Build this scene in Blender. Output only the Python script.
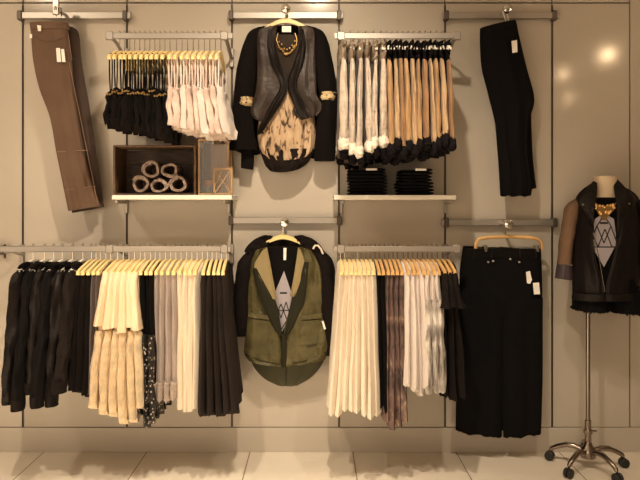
import bpy, math, random
from mathutils import Vector, Matrix, noise
C = bpy.context.scene.collection
for o in list(bpy.data.objects): bpy.data.objects.remove(o)
PI = math.pi

# ------------------------------------------------------------------ camera
DW, F, CX, HY = 3.6, 636.0, 316.0, 205.0        # distance to wall, focal length px, vanishing point
CZ = 247*DW/F
cam = bpy.data.cameras.new('camera'); cam.sensor_width = 36; cam.lens = 36*F/640
cam.shift_x = (320-CX)/640; cam.shift_y = -(240-HY)/640; cam.clip_start = .05
co = bpy.data.objects.new('camera', cam); C.objects.link(co)
co.location = (0, -DW, CZ); co.rotation_euler = (PI/2, 0, 0)
bpy.context.scene.camera = co

# ------------------------------------------------------------------ light
sc = bpy.context.scene
sc.view_settings.view_transform = 'Standard'; sc.view_settings.look = 'None'
sc.view_settings.gamma = 1; sc.view_settings.use_curve_mapping = False
sc.view_settings.exposure = -0.18
w = bpy.data.worlds.new('world'); sc.world = w; w.use_nodes = True
w.node_tree.nodes['Background'].inputs[0].default_value = (1.0, .63, .34, 1)
w.node_tree.nodes['Background'].inputs[1].default_value = .17
WARM = (1.0, .82, .60); DEEP = (1.0, .68, .38)
def spot(name, loc, target, power, size=75, blend=.6, soft=.05, col=WARM):
    l = bpy.data.lights.new(name, 'SPOT'); l.energy = power; l.color = col
    l.spot_size = math.radians(size); l.spot_blend = blend; l.shadow_soft_size = soft
    o = bpy.data.objects.new(name, l); C.objects.link(o); o.location = loc
    o.rotation_euler = (Vector(target)-Vector(loc)).to_track_quat('-Z', 'Y').to_euler()
spot('spot_lamp', (.02, -2.05, 3.3), (-.20, -.1, 1.0), 290, 80, 1.0, .045)
spot('spot_lamp', (-2.35, -1.95, 3.3), (-1.25, -.1, 1.3), 105, 75, 1.0, .045)
spot('spot_lamp', (-.9, -2.4, 3.3), (-.9, -1.15, 0), 230, 62, .7, .045)
spot('spot_lamp', (.9, -2.4, 3.3), (.8, -1.15, 0), 120, 62, .7, .045)
spot('spot_lamp', (-2.1, -2.9, 3.3), (-2.1, -2.5, 0), 1250, 68, .7, .045)  # added: this and the next spot fill by bounce off the floor
spot('spot_lamp', (-.8, -2.9, 3.3), (-.8, -2.5, 0), 1250, 68, .7, .045)
spot('spot_lamp', (2.43, -1.7, 2.65), (1.7, -.1, 1.3), 12, 100, col=DEEP)
spot('spot_lamp', (2.08, -1.75, 2.50), (1.7, -.1, 1.3), 4, 100, soft=.03, col=DEEP)
spot('spot_lamp', (2.13, -1.75, 2.30), (1.7, -.1, 1.3), 2, 100, soft=.045, col=DEEP)

# added fill, one broad soft source behind the camera, lifts the shaded wall
al = bpy.data.lights.new('fill_light', 'AREA'); al.shape = 'RECTANGLE'; al.size = 4.5; al.size_y = 2.2; al.energy = 78; al.color = (1.0, .76, .52)
ao = bpy.data.objects.new('fill_light', al); C.objects.link(ao); ao.location = (-1.9, -5.6, 1.5)
ao.rotation_euler = (Vector((-1.4, 0, 1.0))-Vector(ao.location)).to_track_quat('-Z', 'Y').to_euler()

# ------------------------------------------------------------------ helpers
def P(px, py, d):                                # photo measurement at distance d in front of the wall -> metres
    k = (DW-d)/F
    return Vector(((px-CX)*k, -d, CZ-(py-HY)*k))
def tag(o, label=None, cat=None, group=None, kind=None):
    if label: o['label'] = label
    if cat: o['category'] = cat
    if group: o['group'] = group
    if kind: o['kind'] = kind
    return o
def thing(name, loc, label, cat, group=None):
    o = bpy.data.objects.new(name, None); C.objects.link(o); o.location = loc; o.empty_display_size = .05
    bpy.context.view_layer.update()
    return tag(o, label, cat, group)
class MB:
    def __init__(s): s.v = []; s.f = []; s.m = []
    def add(s, vs, fs, mi=0):
        b = len(s.v); s.v += [tuple(v) for v in vs]
        for f in fs: s.f.append([i+b for i in f]); s.m.append(mi)
        return s
    def box(s, lo, hi, bev=0, mi=0):
        (x0,y0,z0),(x1,y1,z1) = lo, hi
        b = min(bev, .45*min(x1-x0, y1-y0, z1-z0))
        if b <= 0:
            vs = [(x,y,z) for x in (x0,x1) for y in (y0,y1) for z in (z0,z1)]
            return s.add(vs, [(0,1,3,2),(4,6,7,5),(0,4,5,1),(2,3,7,6),(0,2,6,4),(1,5,7,3)], mi)
        vs = []; ix = {}
        for i,(X,sx) in enumerate(((x0,1),(x1,-1))):
            for j,(Y,sy) in enumerate(((y0,1),(y1,-1))):
                for k,(Z,sz) in enumerate(((z0,1),(z1,-1))):
                    for a in range(3):
                        q = [X+sx*b, Y+sy*b, Z+sz*b]; q[a] = (X,Y,Z)[a]
                        ix[i,j,k,a] = len(vs); vs.append(q)
        fs = []
        for a in range(3):
            o1, o2 = [q for q in range(3) if q != a]
            for e in (0,1):
                f = []
                for (p,q) in ((0,0),(1,0),(1,1),(0,1)):
                    t = [0,0,0]; t[a]=e; t[o1]=p; t[o2]=q; f.append(ix[t[0],t[1],t[2],a])
                fs.append(f)
            for p in (0,1):
                for q in (0,1):
                    t0=[0,0,0]; t1=[0,0,0]; t0[o1]=t1[o1]=p; t0[o2]=t1[o2]=q; t1[a]=1
                    fs.append([ix[(*t0,o1)], ix[(*t1,o1)], ix[(*t1,o2)], ix[(*t0,o2)]])
        for i in (0,1):
            for j in (0,1):
                for k in (0,1): fs.append([ix[i,j,k,0], ix[i,j,k,1], ix[i,j,k,2]])
        return s.add(vs, fs, mi)
    def tube(s, path, r, n=8, mi=0, flat=1.0):
        path = [Vector(p) for p in path]; rings = []
        up = Vector((0.13,.07,1)).normalized()
        N = len(path)
        for i,p in enumerate(path):
            t = (path[min(i+1,N-1)]-path[max(i-1,0)])
            t = t.normalized() if t.length > 0 else Vector((0,0,1))
            a = t.cross(up)
            if a.length < .15: a = t.cross(Vector((0,1,0)))
            a.normalize(); b = t.cross(a); up = b if b.dot(up) > 0 else -b
            b = up; a = t.cross(b)
            rr = r[i] if isinstance(r,(list,tuple)) else r
            rings.append([p + a*rr*math.cos(2*PI*k/n) + b*rr*flat*math.sin(2*PI*k/n) for k in range(n)])
        vs = [q for g in rings for q in g]; fs = []
        for i in range(N-1):
            for k in range(n): fs.append((i*n+k, i*n+(k+1)%n, (i+1)*n+(k+1)%n, (i+1)*n+k))
        fs.append(list(range(n))[::-1]); fs.append([(N-1)*n+k for k in range(n)])
        return s.add(vs, fs, mi)
    def lathe(s, c, prof, n=20, mi=0, ax='z', sx=1, sy=1):
        vs = []
        for (r,h) in prof:
            for k in range(n):
                a = 2*PI*k/n; x,y = r*sx*math.cos(a), r*sy*math.sin(a)
                q = (x,y,h) if ax=='z' else (x,h,y) if ax=='y' else (h,x,y)
                vs.append((c[0]+q[0], c[1]+q[1], c[2]+q[2]))
        fs = []
        for i in range(len(prof)-1):
            for k in range(n): fs.append((i*n+k, i*n+(k+1)%n, (i+1)*n+(k+1)%n, (i+1)*n+k))
        fs.append(list(range(n))[::-1]); fs.append([(len(prof)-1)*n+k for k in range(n)])
        return s.add(vs, fs, mi)
    def build(s, name, mats, parent=None, smooth=True, sub=0, auto=True):
        me = bpy.data.meshes.new(name)
        off = Vector((0,0,0))
        if parent is not None:
            q = parent
            while q is not None: off += q.location; q = q.parent
        me.from_pydata([tuple(Vector(v)-off) for v in s.v] if off.length else s.v, [], s.f)
        for m in (mats if isinstance(mats,(list,tuple)) else [mats]): me.materials.append(m)
        me.polygons.foreach_set('material_index', s.m)
        me.update()
        import bmesh
        bm = bmesh.new(); bm.from_mesh(me); bmesh.ops.recalc_face_normals(bm, faces=bm.faces); bm.to_mesh(me); bm.free()
        if smooth:
            me.polygons.foreach_set('use_smooth', [True]*len(me.polygons))
            if auto: me.set_sharp_from_angle(angle=math.radians(42))
        o = bpy.data.objects.new(name, me); C.objects.link(o); o.parent = parent
        if sub:
            m = o.modifiers.new('sub','SUBSURF'); m.levels = m.render_levels = sub
        return o
def cr(a,b,c,d,t): return .5*((2*b)+(c-a)*t+(2*a-5*b+4*c-d)*t*t+(3*b-a-3*c+d)*t**3)
def interp(seq, n):                              # smooth resampling of a list of tuples
    out = []; N = len(seq)
    for i in range(N-1):
        p0,p1,p2,p3 = seq[max(i-1,0)],seq[i],seq[i+1],seq[min(i+2,N-1)]
        for k in range(n): out.append(tuple(cr(a,b,c,d,k/n) for a,b,c,d in zip(p0,p1,p2,p3)))
    out.append(tuple(seq[-1])); return out
def shell(mb, rows, thick, seed=0, nu=14, n=5, amp=.008, freq=3.0, hem=.0, hemf=3, disp='y', pw=3.0, bow=0.0, bulge=0.0, mi=0, wr=.0, pseed=None):
    """cloth body: rows of (left point, right point, [thickness factor]); disp = the axis of the thickness"""
    R = []
    for r in rows:
        L, Rr = Vector(r[0]), Vector(r[1]); R.append((*L, *Rr, r[2] if len(r) > 2 else 1.0))
    R = interp(R, n); NV = len(R); rnd = random.Random(seed if pseed is None else pseed)
    ph = [rnd.uniform(0,6.28) for _ in range(5)]
    ax = {'x':Vector((1,0,0)), 'y':Vector((0,1,0))}[disp]
    front = []; back = []
    for j,r in enumerate(R):
        v = j/(NV-1); L = Vector(r[0:3]); Q = Vector(r[3:6]); tf = max(r[6],.02)
        fr = []; bk = []
        for i in range(nu+1):
            u = -1+2*i/nu; e = math.copysign(abs(u)**.85, u)
            p = L.lerp(Q, (e+1)/2)
            prof = (max(0,1-abs(e)**pw))**.5*thick*.5*tf
            k = (.25+.75*v)
            f = amp*k*(math.sin(freq*PI*u+ph[0]+.9*math.sin(2.2*v+ph[1])) + .5*math.sin(2.3*freq*u*PI+ph[2]-1.3*v))
            f += wr*noise.noise(Vector((u*2.1+seed*3.7, v*5, seed*1.3)))
            f -= bulge*(1-e*e)
            p = p.copy()
            if hem and v > .55:
                kk = ((v-.55)/.45)**2
                p.z += hem*kk*(math.sin(hemf*PI*u+ph[3]) + .6*math.sin(2.1*hemf*PI*u+ph[4]))
            if bow: p.z -= bow*v*(1-u*u)
            fr.append(p + ax*(f-prof)); bk.append(p + ax*(f+prof))
        front.append(fr); back.append(bk)
    W = nu+1; vs = [p for r in front for p in r]+[p for r in back for p in r]; o = NV*W; fs = []
    for j in range(NV-1):
        for i in range(nu):
            a = j*W+i; fs.append((a,a+1,a+W+1,a+W)); fs.append((o+a,o+a+W,o+a+W+1,o+a+1))
        a = j*W; fs.append((a,a+W,o+a+W,o+a)); a = j*W+nu; fs.append((a,o+a,o+a+W,a+W))
    for i in range(nu):
        fs.append((i,o+i,o+i+1,i+1)); a=(NV-1)*W+i; fs.append((a,a+1,o+a+1,o+a))
    return mb.add(vs, fs, mi)
def loft(mb, pts, rad, n=14, sub=5, amp=.0, freq=5, seed=0, wr=0.0, mi=0, pw=2.0):
    """upright tube of horizontal rings: sleeves, trouser legs, bodies"""
    seq = interp([(*p, *r) for p,r in zip(pts,rad)], sub); NV = len(seq); rnd = random.Random(seed); ph = rnd.uniform(0,6.28)
    vs = []
    for j,(x,y,z,rx,ry) in enumerate(seq):
        v = j/(NV-1)
        for k in range(n):
            a = 2*PI*k/n
            q = 1+amp*math.sin(freq*a+ph+2*v)*(.4+.6*v)+wr*noise.noise(Vector((math.cos(a)*1.5+seed, math.sin(a)*1.5, v*9)))
            ca, sa = math.cos(a), math.sin(a)
            ca = math.copysign(abs(ca)**(2/pw),ca); sa = math.copysign(abs(sa)**(2/pw),sa)
            vs.append((x+rx*ca*q, y+ry*sa*q, z))
    fs = []
    for j in range(NV-1):
        for k in range(n): fs.append((j*n+k, j*n+(k+1)%n, (j+1)*n+(k+1)%n, (j+1)*n+k))
    fs.append(list(range(n))[::-1]); fs.append([(NV-1)*n+k for k in range(n)])
    return mb.add(vs, fs, mi)

# ------------------------------------------------------------------ materials
def mat(name, col, rough=.8, metal=0, bump=0, bscale=60, sheen=0, vary=0, vscale=8, coat=0, spec=.5, trans=0, bdist=.004):
    m = bpy.data.materials.new(name); m.use_nodes = True; nt = m.node_tree; b = nt.nodes['Principled BSDF']
    b.inputs['Base Color'].default_value = (*col,1); b.inputs['Roughness'].default_value = rough
    b.inputs['Metallic'].default_value = metal; b.inputs['Specular IOR Level'].default_value = spec
    b.inputs['Sheen Weight'].default_value = sheen; b.inputs['Coat Weight'].default_value = coat
    b.inputs['Sheen Roughness'].default_value = .5; b.inputs['Transmission Weight'].default_value = trans
    tc = nt.nodes.new('ShaderNodeTexCoord')
    if bump:
        n = nt.nodes.new('ShaderNodeTexNoise'); n.inputs['Scale'].default_value = bscale; n.inputs['Detail'].default_value = 4
        nt.links.new(tc.outputs['Object'], n.inputs['Vector'])
        bp = nt.nodes.new('ShaderNodeBump'); bp.inputs['Strength'].default_value = bump; bp.inputs['Distance'].default_value = bdist
        nt.links.new(n.outputs['Fac'], bp.inputs['Height']); nt.links.new(bp.outputs['Normal'], b.inputs['Normal'])
    if vary:
        n = nt.nodes.new('ShaderNodeTexNoise'); n.inputs['Scale'].default_value = vscale; n.inputs['Detail'].default_value = 5
        nt.links.new(tc.outputs['Object'], n.inputs['Vector'])
        r = nt.nodes.new('ShaderNodeValToRGB'); r.color_ramp.elements[0].position=.3; r.color_ramp.elements[1].position=.7
        r.color_ramp.elements[0].color = (*[c*(1-vary) for c in col],1); r.color_ramp.elements[1].color = (*[min(1,c*(1+vary)) for c in col],1)
        nt.links.new(n.outputs['Fac'], r.inputs['Fac']); nt.links.new(r.outputs['Color'], b.inputs['Base Color'])
    return m
def ramp_mat(name, kind, stops, scale, stretch=(1,1,1), rough=.8, detail=4, distort=0, bump=.3, metal=0):
    m = bpy.data.materials.new(name); m.use_nodes = True; nt = m.node_tree; b = nt.nodes['Principled BSDF']
    b.inputs['Roughness'].default_value = rough; b.inputs['Metallic'].default_value = metal
    tc = nt.nodes.new('ShaderNodeTexCoord'); mp = nt.nodes.new('ShaderNodeMapping'); mp.inputs['Scale'].default_value = stretch
    nt.links.new(tc.outputs['Object'], mp.inputs['Vector'])
    if kind == 'noise':
        n = nt.nodes.new('ShaderNodeTexNoise'); n.inputs['Detail'].default_value = detail; n.inputs['Distortion'].default_value = distort; out='Fac'
    elif kind == 'voronoi':
        n = nt.nodes.new('ShaderNodeTexVoronoi'); out='Distance'
    else:
        n = nt.nodes.new('ShaderNodeTexWave'); n.inputs['Distortion'].default_value = distort; n.inputs['Detail'].default_value = detail; n.inputs['Detail Scale'].default_value = 2; out='Fac'
    n.inputs['Scale'].default_value = scale; nt.links.new(mp.outputs['Vector'], n.inputs['Vector'])
    r = nt.nodes.new('ShaderNodeValToRGB'); cr_ = r.color_ramp
    while len(cr_.elements) < len(stops): cr_.elements.new(.5)
    for e,(p,c) in zip(cr_.elements, stops): e.position = p; e.color = (*c,1)
    nt.links.new(n.outputs[out], r.inputs['Fac']); nt.links.new(r.outputs['Color'], b.inputs['Base Color'])
    if bump:
        bp = nt.nodes.new('ShaderNodeBump'); bp.inputs['Strength'].default_value = bump; bp.inputs['Distance'].default_value = .003
        nt.links.new(n.outputs[out], bp.inputs['Height']); nt.links.new(bp.outputs['Normal'], b.inputs['Normal'])
    return m
M = {}
M['wall'] = mat('wall_lacquer', (.50,.45,.385), .13, bump=.015, bscale=5, vary=.02, vscale=2, spec=.35)
M['seam'] = mat('seam_dark', (.10,.08,.06), .7)
M['slot'] = mat('upright_metal', (.12,.10,.085), .5, .6)
M['steel'] = mat('brushed_steel', (.40,.37,.34), .42, .75, bump=.05, bscale=200)
M['chrome'] = mat('chrome', (.72,.70,.67), .14, 1)
M['dark_chrome'] = mat('dark_bronze_steel', (.30,.25,.21), .25, 1)
M['rubber'] = mat('black_rubber', (.015,.014,.014), .5)
M['hanger'] = mat('pale_bamboo', (.80,.62,.28), .45, vary=.12, vscale=14)
M['hanger_tan'] = mat('tan_bamboo', (.62,.37,.14), .45, vary=.12, vscale=14)
M['white_lam'] = mat('white_laminate', (.80,.76,.68), .4)
M['tag'] = mat('white_card', (.85,.82,.76), .7)
M['ceil'] = mat('ceiling_paint', (.62,.56,.48), .9)
M['black'] = mat('black_jersey', (.0055,.0045,.0045), .9, bump=.4, bscale=90, spec=.1)
M['black_warm'] = mat('black_viscose', (.0085,.006,.0055), .9, bump=.4, bscale=70, spec=.12, vary=.25)
M['navy_black'] = mat('black_denim', (.0045,.004,.0045), .9, bump=.5, bscale=160, spec=.1)
M['leather'] = mat('black_leather', (.009,.0065,.006), .5, bump=.5, bscale=28, bdist=.008, spec=.18)
M['leather_grey'] = mat('worn_grey_leather', (.034,.024,.020), .45, bump=.6, bscale=24, bdist=.012, vary=.35, vscale=12, spec=.3)
M['velvet'] = mat('black_velvet', (.005,.0038,.0038), .95, bump=.3, bscale=60, spec=.1)
M['charcoal'] = mat('charcoal_knit', (.013,.0095,.0085), .95, bump=.6, bscale=80, vary=.25, spec=.1)
M['charcoal_soft'] = mat('soft_charcoal_viscose', (.026,.0185,.016), .9, bump=.4, bscale=70, vary=.2, spec=.15)
M['brown_dark'] = mat('dark_taupe_jersey', (.075,.05,.042), .9, bump=.4, bscale=80, sheen=.1)
M['cream'] = mat('cream_chiffon', (.74,.59,.41), .85, bump=.4, bscale=50)
M['cream_in'] = mat('ecru_lace', (.66,.53,.36), .9, bump=.9, bscale=60, vary=.18, vscale=25)
M['white'] = mat('ivory_cotton', (.78,.69,.57), .85, bump=.4, bscale=60)
M['white_cool'] = mat('white_voile', (.72,.65,.61), .85, bump=.4, bscale=60)
M['pink_white'] = mat('blush_white_silk', (.68,.54,.48), .6, bump=.6, bscale=30, sheen=.1, vary=.22, vscale=18, bdist=.008)
M['grey'] = mat('warm_grey_jersey', (.40,.33,.30), .9, bump=.5, bscale=90, sheen=.1, vary=.1)
M['silver'] = ramp_mat('silver_foil_print', 'noise', [(.35,(.16,.14,.13)),(.5,(.45,.41,.38)),(.62,(.75,.71,.66))], 22, (1,1,.5), .45)
M['mauve'] = ramp_mat('mauve_floral_print', 'noise', [(.36,(.035,.022,.020)),(.47,(.13,.08,.07)),(.58,(.16,.10,.085)),(.70,(.42,.29,.20))], 16, (1,1,.6), .8, distort=1)
M['sequin'] = ramp_mat('black_sequin_print', 'voronoi', [(0,(.75,.70,.62)),(.24,(.5,.45,.39)),(.31,(.010,.009,.009)),(1,(.008,.007,.007))], 58, rough=.4)
M['lace_grey'] = ramp_mat('grey_lace', 'voronoi', [(0,(.16,.13,.115)),(.3,(.42,.35,.31)),(1,(.48,.40,.36))], 60)
M['cream_fur'] = mat('cream_boucle', (.56,.47,.39), .95, bump=1, bscale=55, sheen=.3, vary=.18, vscale=20, bdist=.01)
M['white_fur'] = mat('white_fleece', (.84,.76,.66), .95, bump=1, bscale=45, sheen=.3, bdist=.012)
M['beige_trim'] = mat('grey_beige_knit', (.36,.29,.23), .9, bump=.8, bscale=60)
M['tan'] = mat('tan_cotton', (.41,.25,.115), .85, bump=.5, bscale=50, sheen=.1, vary=.15, vscale=10)
M['tan_light'] = mat('sand_cotton', (.45,.31,.18), .85, bump=.5, bscale=50, sheen=.1, vary=.15, vscale=10)
M['tan_brown'] = mat('brown_cotton', (.30,.17,.085), .85, bump=.5, bscale=50, sheen=.1, vary=.15, vscale=10)
M['navy_knit'] = mat('dark_navy_knit', (.008,.0065,.008), .95, bump=.9, bscale=60, vary=.2, spec=.1)
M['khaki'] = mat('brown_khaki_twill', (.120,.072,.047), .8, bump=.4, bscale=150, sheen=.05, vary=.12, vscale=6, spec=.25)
M['khaki_dark'] = mat('shaded_brown_twill', (.050,.030,.022), .85, bump=.4, bscale=150)  # shade of the rear leg put into the colour; also seam and loop
M['stitch'] = mat('brown_stitching', (.24,.15,.10), .8)
M['olive'] = mat('olive_waxed_cotton', (.082,.069,.027), .55, bump=1.0, bscale=14, bdist=.022, vary=.3, vscale=9, spec=.3)
M['olive_light'] = mat('light_olive_lining', (.27,.21,.10), .7, bump=.4, bscale=40)
M['olive_dark'] = mat('dark_green_lining', (.020,.019,.011), .85, bump=.4, bscale=40, spec=.15)
M['shirt_green'] = mat('bottle_green_cotton', (.055,.052,.024), .75, bump=.4, bscale=40, vary=.15)
M['graphic'] = mat('grey_print', (.36,.33,.37), .8)
M['ink'] = mat('black_print', (.012,.011,.012), .7)
M['tie_dye'] = ramp_mat('tan_streak_print', 'noise', [(.34,(.02,.014,.011)),(.41,(.14,.085,.05)),(.47,(.42,.29,.18)),(.75,(.54,.40,.26))], 36, (1.3,1,.42), .8, distort=.8)
M['gauze'] = mat('dark_brown_gauze', (.030,.021,.016), .85, bump=.6, bscale=60, vary=.3, spec=.2)
M['gold'] = mat('antique_gold', (.72,.48,.20), .3, 1)
M['leopard'] = ramp_mat('floral_cuff_lining', 'voronoi', [(.0,(.03,.02,.015)),(.22,(.10,.06,.04)),(.34,(.62,.47,.26)),(1,(.70,.55,.32))], 40)
M['crate'] = ramp_mat('dark_stained_pine', 'wave', [(0,(.035,.018,.010)),(1,(.075,.040,.022))], 5, (.4,.4,9), .6, distort=5)
M['crate_edge'] = mat('brown_pine_edge', (.115,.065,.033), .6, vary=.3, vscale=30)
M['oak'] = ramp_mat('weathered_oak', 'wave', [(0,(.36,.22,.11)),(1,(.52,.35,.19))], 6, (6,6,.6), .6, distort=4)
M['roll'] = mat('taupe_knit_roll', (.19,.14,.115), .95, bump=.9, bscale=70, vary=.3, vscale=25)
M['roll_edge'] = mat('pale_knit_edge', (.33,.25,.205), .95, bump=.9, bscale=70, vary=.3, vscale=30)
M['roll_dark'] = mat('dark_inner_cloth', (.04,.028,.024), .9)
M['candle'] = mat('amber_wax', (.60,.27,.09), .5)
M['pot'] = mat('grey_tin', (.40,.38,.33), .4, .4)
M['brown_panel'] = mat('red_brown_board', (.16,.07,.035), .6, vary=.2)
M['mann'] = mat('cream_mannequin', (.66,.53,.38), .5, bump=.1, bscale=80)
M['sleeve_brown'] = mat('brown_suede', (.15,.085,.048), .8, bump=.4, bscale=40, vary=.15)
M['purple_cuff'] = mat('dark_plum_satin', (.045,.030,.038), .5)
g = bpy.data.materials.new('clear_glass'); g.use_nodes = True; gb = g.node_tree.nodes['Principled BSDF']
gb.inputs['Transmission Weight'].default_value = 1; gb.inputs['Roughness'].default_value = .02; gb.inputs['IOR'].default_value = 1.45
M['glass'] = g
# floor tiles
m = bpy.data.materials.new('beige_floor_tile'); m.use_nodes = True; nt = m.node_tree; b = nt.nodes['Principled BSDF']; b.inputs['Roughness'].default_value = .38
tc = nt.nodes.new('ShaderNodeTexCoord'); mp = nt.nodes.new('ShaderNodeMapping'); mp.inputs['Location'].default_value = (1.54, .40, 0)
br = nt.nodes.new('ShaderNodeTexBrick'); br.offset = 0; br.inputs['Scale'].default_value = 1; br.inputs['Brick Width'].default_value = .583; br.inputs['Row Height'].default_value = .583
br.inputs['Mortar Size'].default_value = .003; br.inputs['Color1'].default_value = (.74,.67,.57,1); br.inputs['Color2'].default_value = (.77,.70,.60,1); br.inputs['Mortar'].default_value = (.22,.17,.12,1)
nt.links.new(tc.outputs['Object'], mp.inputs['Vector']); nt.links.new(mp.outputs['Vector'], br.inputs['Vector']); nt.links.new(br.outputs['Color'], b.inputs['Base Color'])
M['floor'] = m

# ------------------------------------------------------------------ the shop wall, floor, ceiling
def st(o): o['kind'] = 'structure'; return o
b = MB(); b.box((-4.2,-6,-.1),(4.2,0,0)); st(b.build('floor', M['floor'], smooth=False))
b = MB(); b.box((-4.2,-6,3.5),(4.2,.1,3.6)); st(b.build('ceiling', M['ceil'], smooth=False))
WX = lambda p: (p-CX)*DW/F
WZ = lambda y: CZ-(y-HY)*DW/F
seams = [-83, 23, 127, 232, 339, 445, 552, 630]
g_ = .0035
b = MB(); b.box((-4.2,.012,0),(4.2,.1,3.5), mi=1)
edges = [-4.2]+[WX(s) for s in seams]+[4.2]
for i in range(len(edges)-1):
    x0, x1 = edges[i]+g_*(i>0), edges[i+1]-g_*(i<len(edges)-2)
    last = i == len(edges)-2
    b.box((x0,0,WZ(427) if not last else .142),(x1,.02,WZ(3.5) if not last else 3.5), .002)
    if not last: b.box((x0,0,WZ(3.5)+.008),(x1,.02,3.5), .002)
st(b.build('wall_back', [M['wall'], M['seam']], smooth=False))
b = MB(); b.box((-4.2,-.002,0),(4.2,.02,WZ(427)-.004), .002); st(b.build('baseboard_back', M['wall'], smooth=False))
for i,s in enumerate(seams[:-1]):
    b = MB(); x = WX(s); b.box((x-.0058,-.003,WZ(427)),(x-.0025,.011,WZ(5)), .001); b.box((x+.0025,-.003,WZ(427)),(x+.0058,.011,WZ(5)), .001); b.box((x-.005,.004,WZ(427)),(x+.005,.0118,WZ(5)))
    st(b.build('trim_%d' % (i+1), M['slot'], smooth=False))

# ------------------------------------------------------------------ fittings
def crossbar(p0, p1, y, hook, label, arm=.16, upright=None, knob=True):
    a, c = P(p0, y, .035), P(p1, y, .035)
    t = thing('display_bar', ((a.x+c.x)/2, -.03, a.z), label, 'bar', 'display bars on the wall')
    b = MB(); b.box((a.x,-.042,a.z-.019),(c.x,-.026,a.z+.019), .003); b.build('crossbar', M['steel'], t)
    for x in (upright or (p0+5, p1-5)):
        X = WX(x); b = MB(); b.box((X-.013,-.050,a.z-.026),(X+.013,-.004,a.z+.026), .004); b.box((X-.004,-.01,a.z-.05),(X+.004,.002,a.z+.03), .001); b.build('bracket', M['slot'], t)
    if hook is not None:
        h = P(hook, y, .15); b = MB()
        b.tube([(h.x,-.04,a.z+.004),(h.x,-.10,a.z-.004),(h.x,-arm,a.z-.012)], .0085, 10)
        b.tube([(h.x,-arm,a.z-.012),(h.x,-arm-.012,a.z-.010),(h.x,-arm-.016,a.z+.008)], .0075, 10)
        if knob: b.lathe((h.x,-arm-.004,a.z-.006), [(.004,-.028),(.022,-.022),(.026,-.014),(.026,-.006),(.012,.0)], 18, ax='y')
        else: b.box((h.x-.018,-arm-.012,a.z-.035),(h.x+.018,-arm+.004,a.z+.05), .004)
        b.build('arm', M['chrome'], t)
        return Vector((h.x, -arm+.03, a.z-.002))
hook_tl = crossbar(17,131,15.5,57,'wall display bar above the brown trousers at top left', upright=(23,127), knob=False)
hook_tm = crossbar(228,343,15.5,286,'wall display bar behind the necklace and leather jacket outfit', upright=(232,339))
hook_tr = crossbar(443,559,15.5,506,'wall display bar above the tilted black jeans', upright=(445,552))
hook_mm = crossbar(228,342,220.5,285,'wall display bar behind the olive parka outfit', upright=(232,339))
hook_mr = crossbar(441,558,222.5,507,'wall display bar above the wide black trousers', upright=(445,552))
crossbar(-90,10,250,None,'short end of a wall display bar above the leftmost black jacket', upright=(-83,5))
RD = .30; ND = .50                                # rail distance and front edge of the clothes
def rail(p0, p1, ups, y, label):
    a, c = P(p0,y,RD), P(p1,y,RD)
    t = thing('hang_rail', ((a.x+c.x)/2,-RD,a.z), label, 'rail', 'clothes rails on the wall')
    b = MB(); b.box((a.x,-RD-.006,a.z-.016),(c.x,-RD+.006,a.z+.016), .003); b.build('bar', M['steel'], t)
    for x in ups:
        X = WX(x); b = MB()
        b.tube([(X,-.01,a.z-.05),(X,-.05,a.z-.047),(X,-.12,a.z-.028),(X,-.2,a.z-.006),(X,-RD+.004,a.z)], .011, 10, flat=.6)
        b.box((X-.012,-.02,a.z-.10),(X+.012,.002,a.z+.005), .003)
        b.box((X-.020,-RD-.010,a.z-.022),(X+.020,-RD+.008,a.z+.022), .004)
        b.build('bracket', M['steel'], t)
    return a.z
ZU = rail(110,233,(127,232),36,'upper left clothes rail holding black and blush tops')
rail(334,458,(339,445),36,'upper right clothes rail holding cream and tan jackets')
ZL = rail(-6,231,(23,127,232),249,'lower left clothes rail, the longest, holding jackets and tops')
rail(333,456,(339,445),249,'lower right clothes rail holding ivory blouses and printed tops')
def shelf(p0, p1, ups, label):
    a, c = P(p0,195,.26), P(p1,200,.26)
    t = thing('wall_shelf', ((a.x+c.x)/2,-.13,a.z), label, 'shelf', 'white wall shelves')
    b = MB(); b.box((a.x,-.265,a.z-.025),(c.x,-.002,a.z), .003); b.build('board', M['white_lam'], t)
    for x in ups:
        X = WX(x); b = MB(); b.box((X-.009,-.20,a.z-.045),(X+.009,-.003,a.z-.0255), .003); b.box((X-.009,-.02,a.z-.10),(X+.009,-.003,a.z-.044), .003); b.build('bracket', M['steel'], t)
    return a.z
ZS = shelf(112,232,(127,229),'white shelf holding the dark crate and wooden lanterns')
shelf(334,456,(341,445),'white shelf holding two stacks of folded black jeans')

# ------------------------------------------------------------------ words for telling repeats apart
ORD = ['leftmost','second','third','fourth','fifth','sixth','seventh','eighth','ninth','tenth','eleventh','twelfth','thirteenth','fourteenth']
def nth(i, n, what):
    if i == 0: return 'leftmost ' + what
    if i == n-1 and n > 1: return 'rightmost ' + what
    return '%s %s from the left' % (ORD[i], what)

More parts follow.
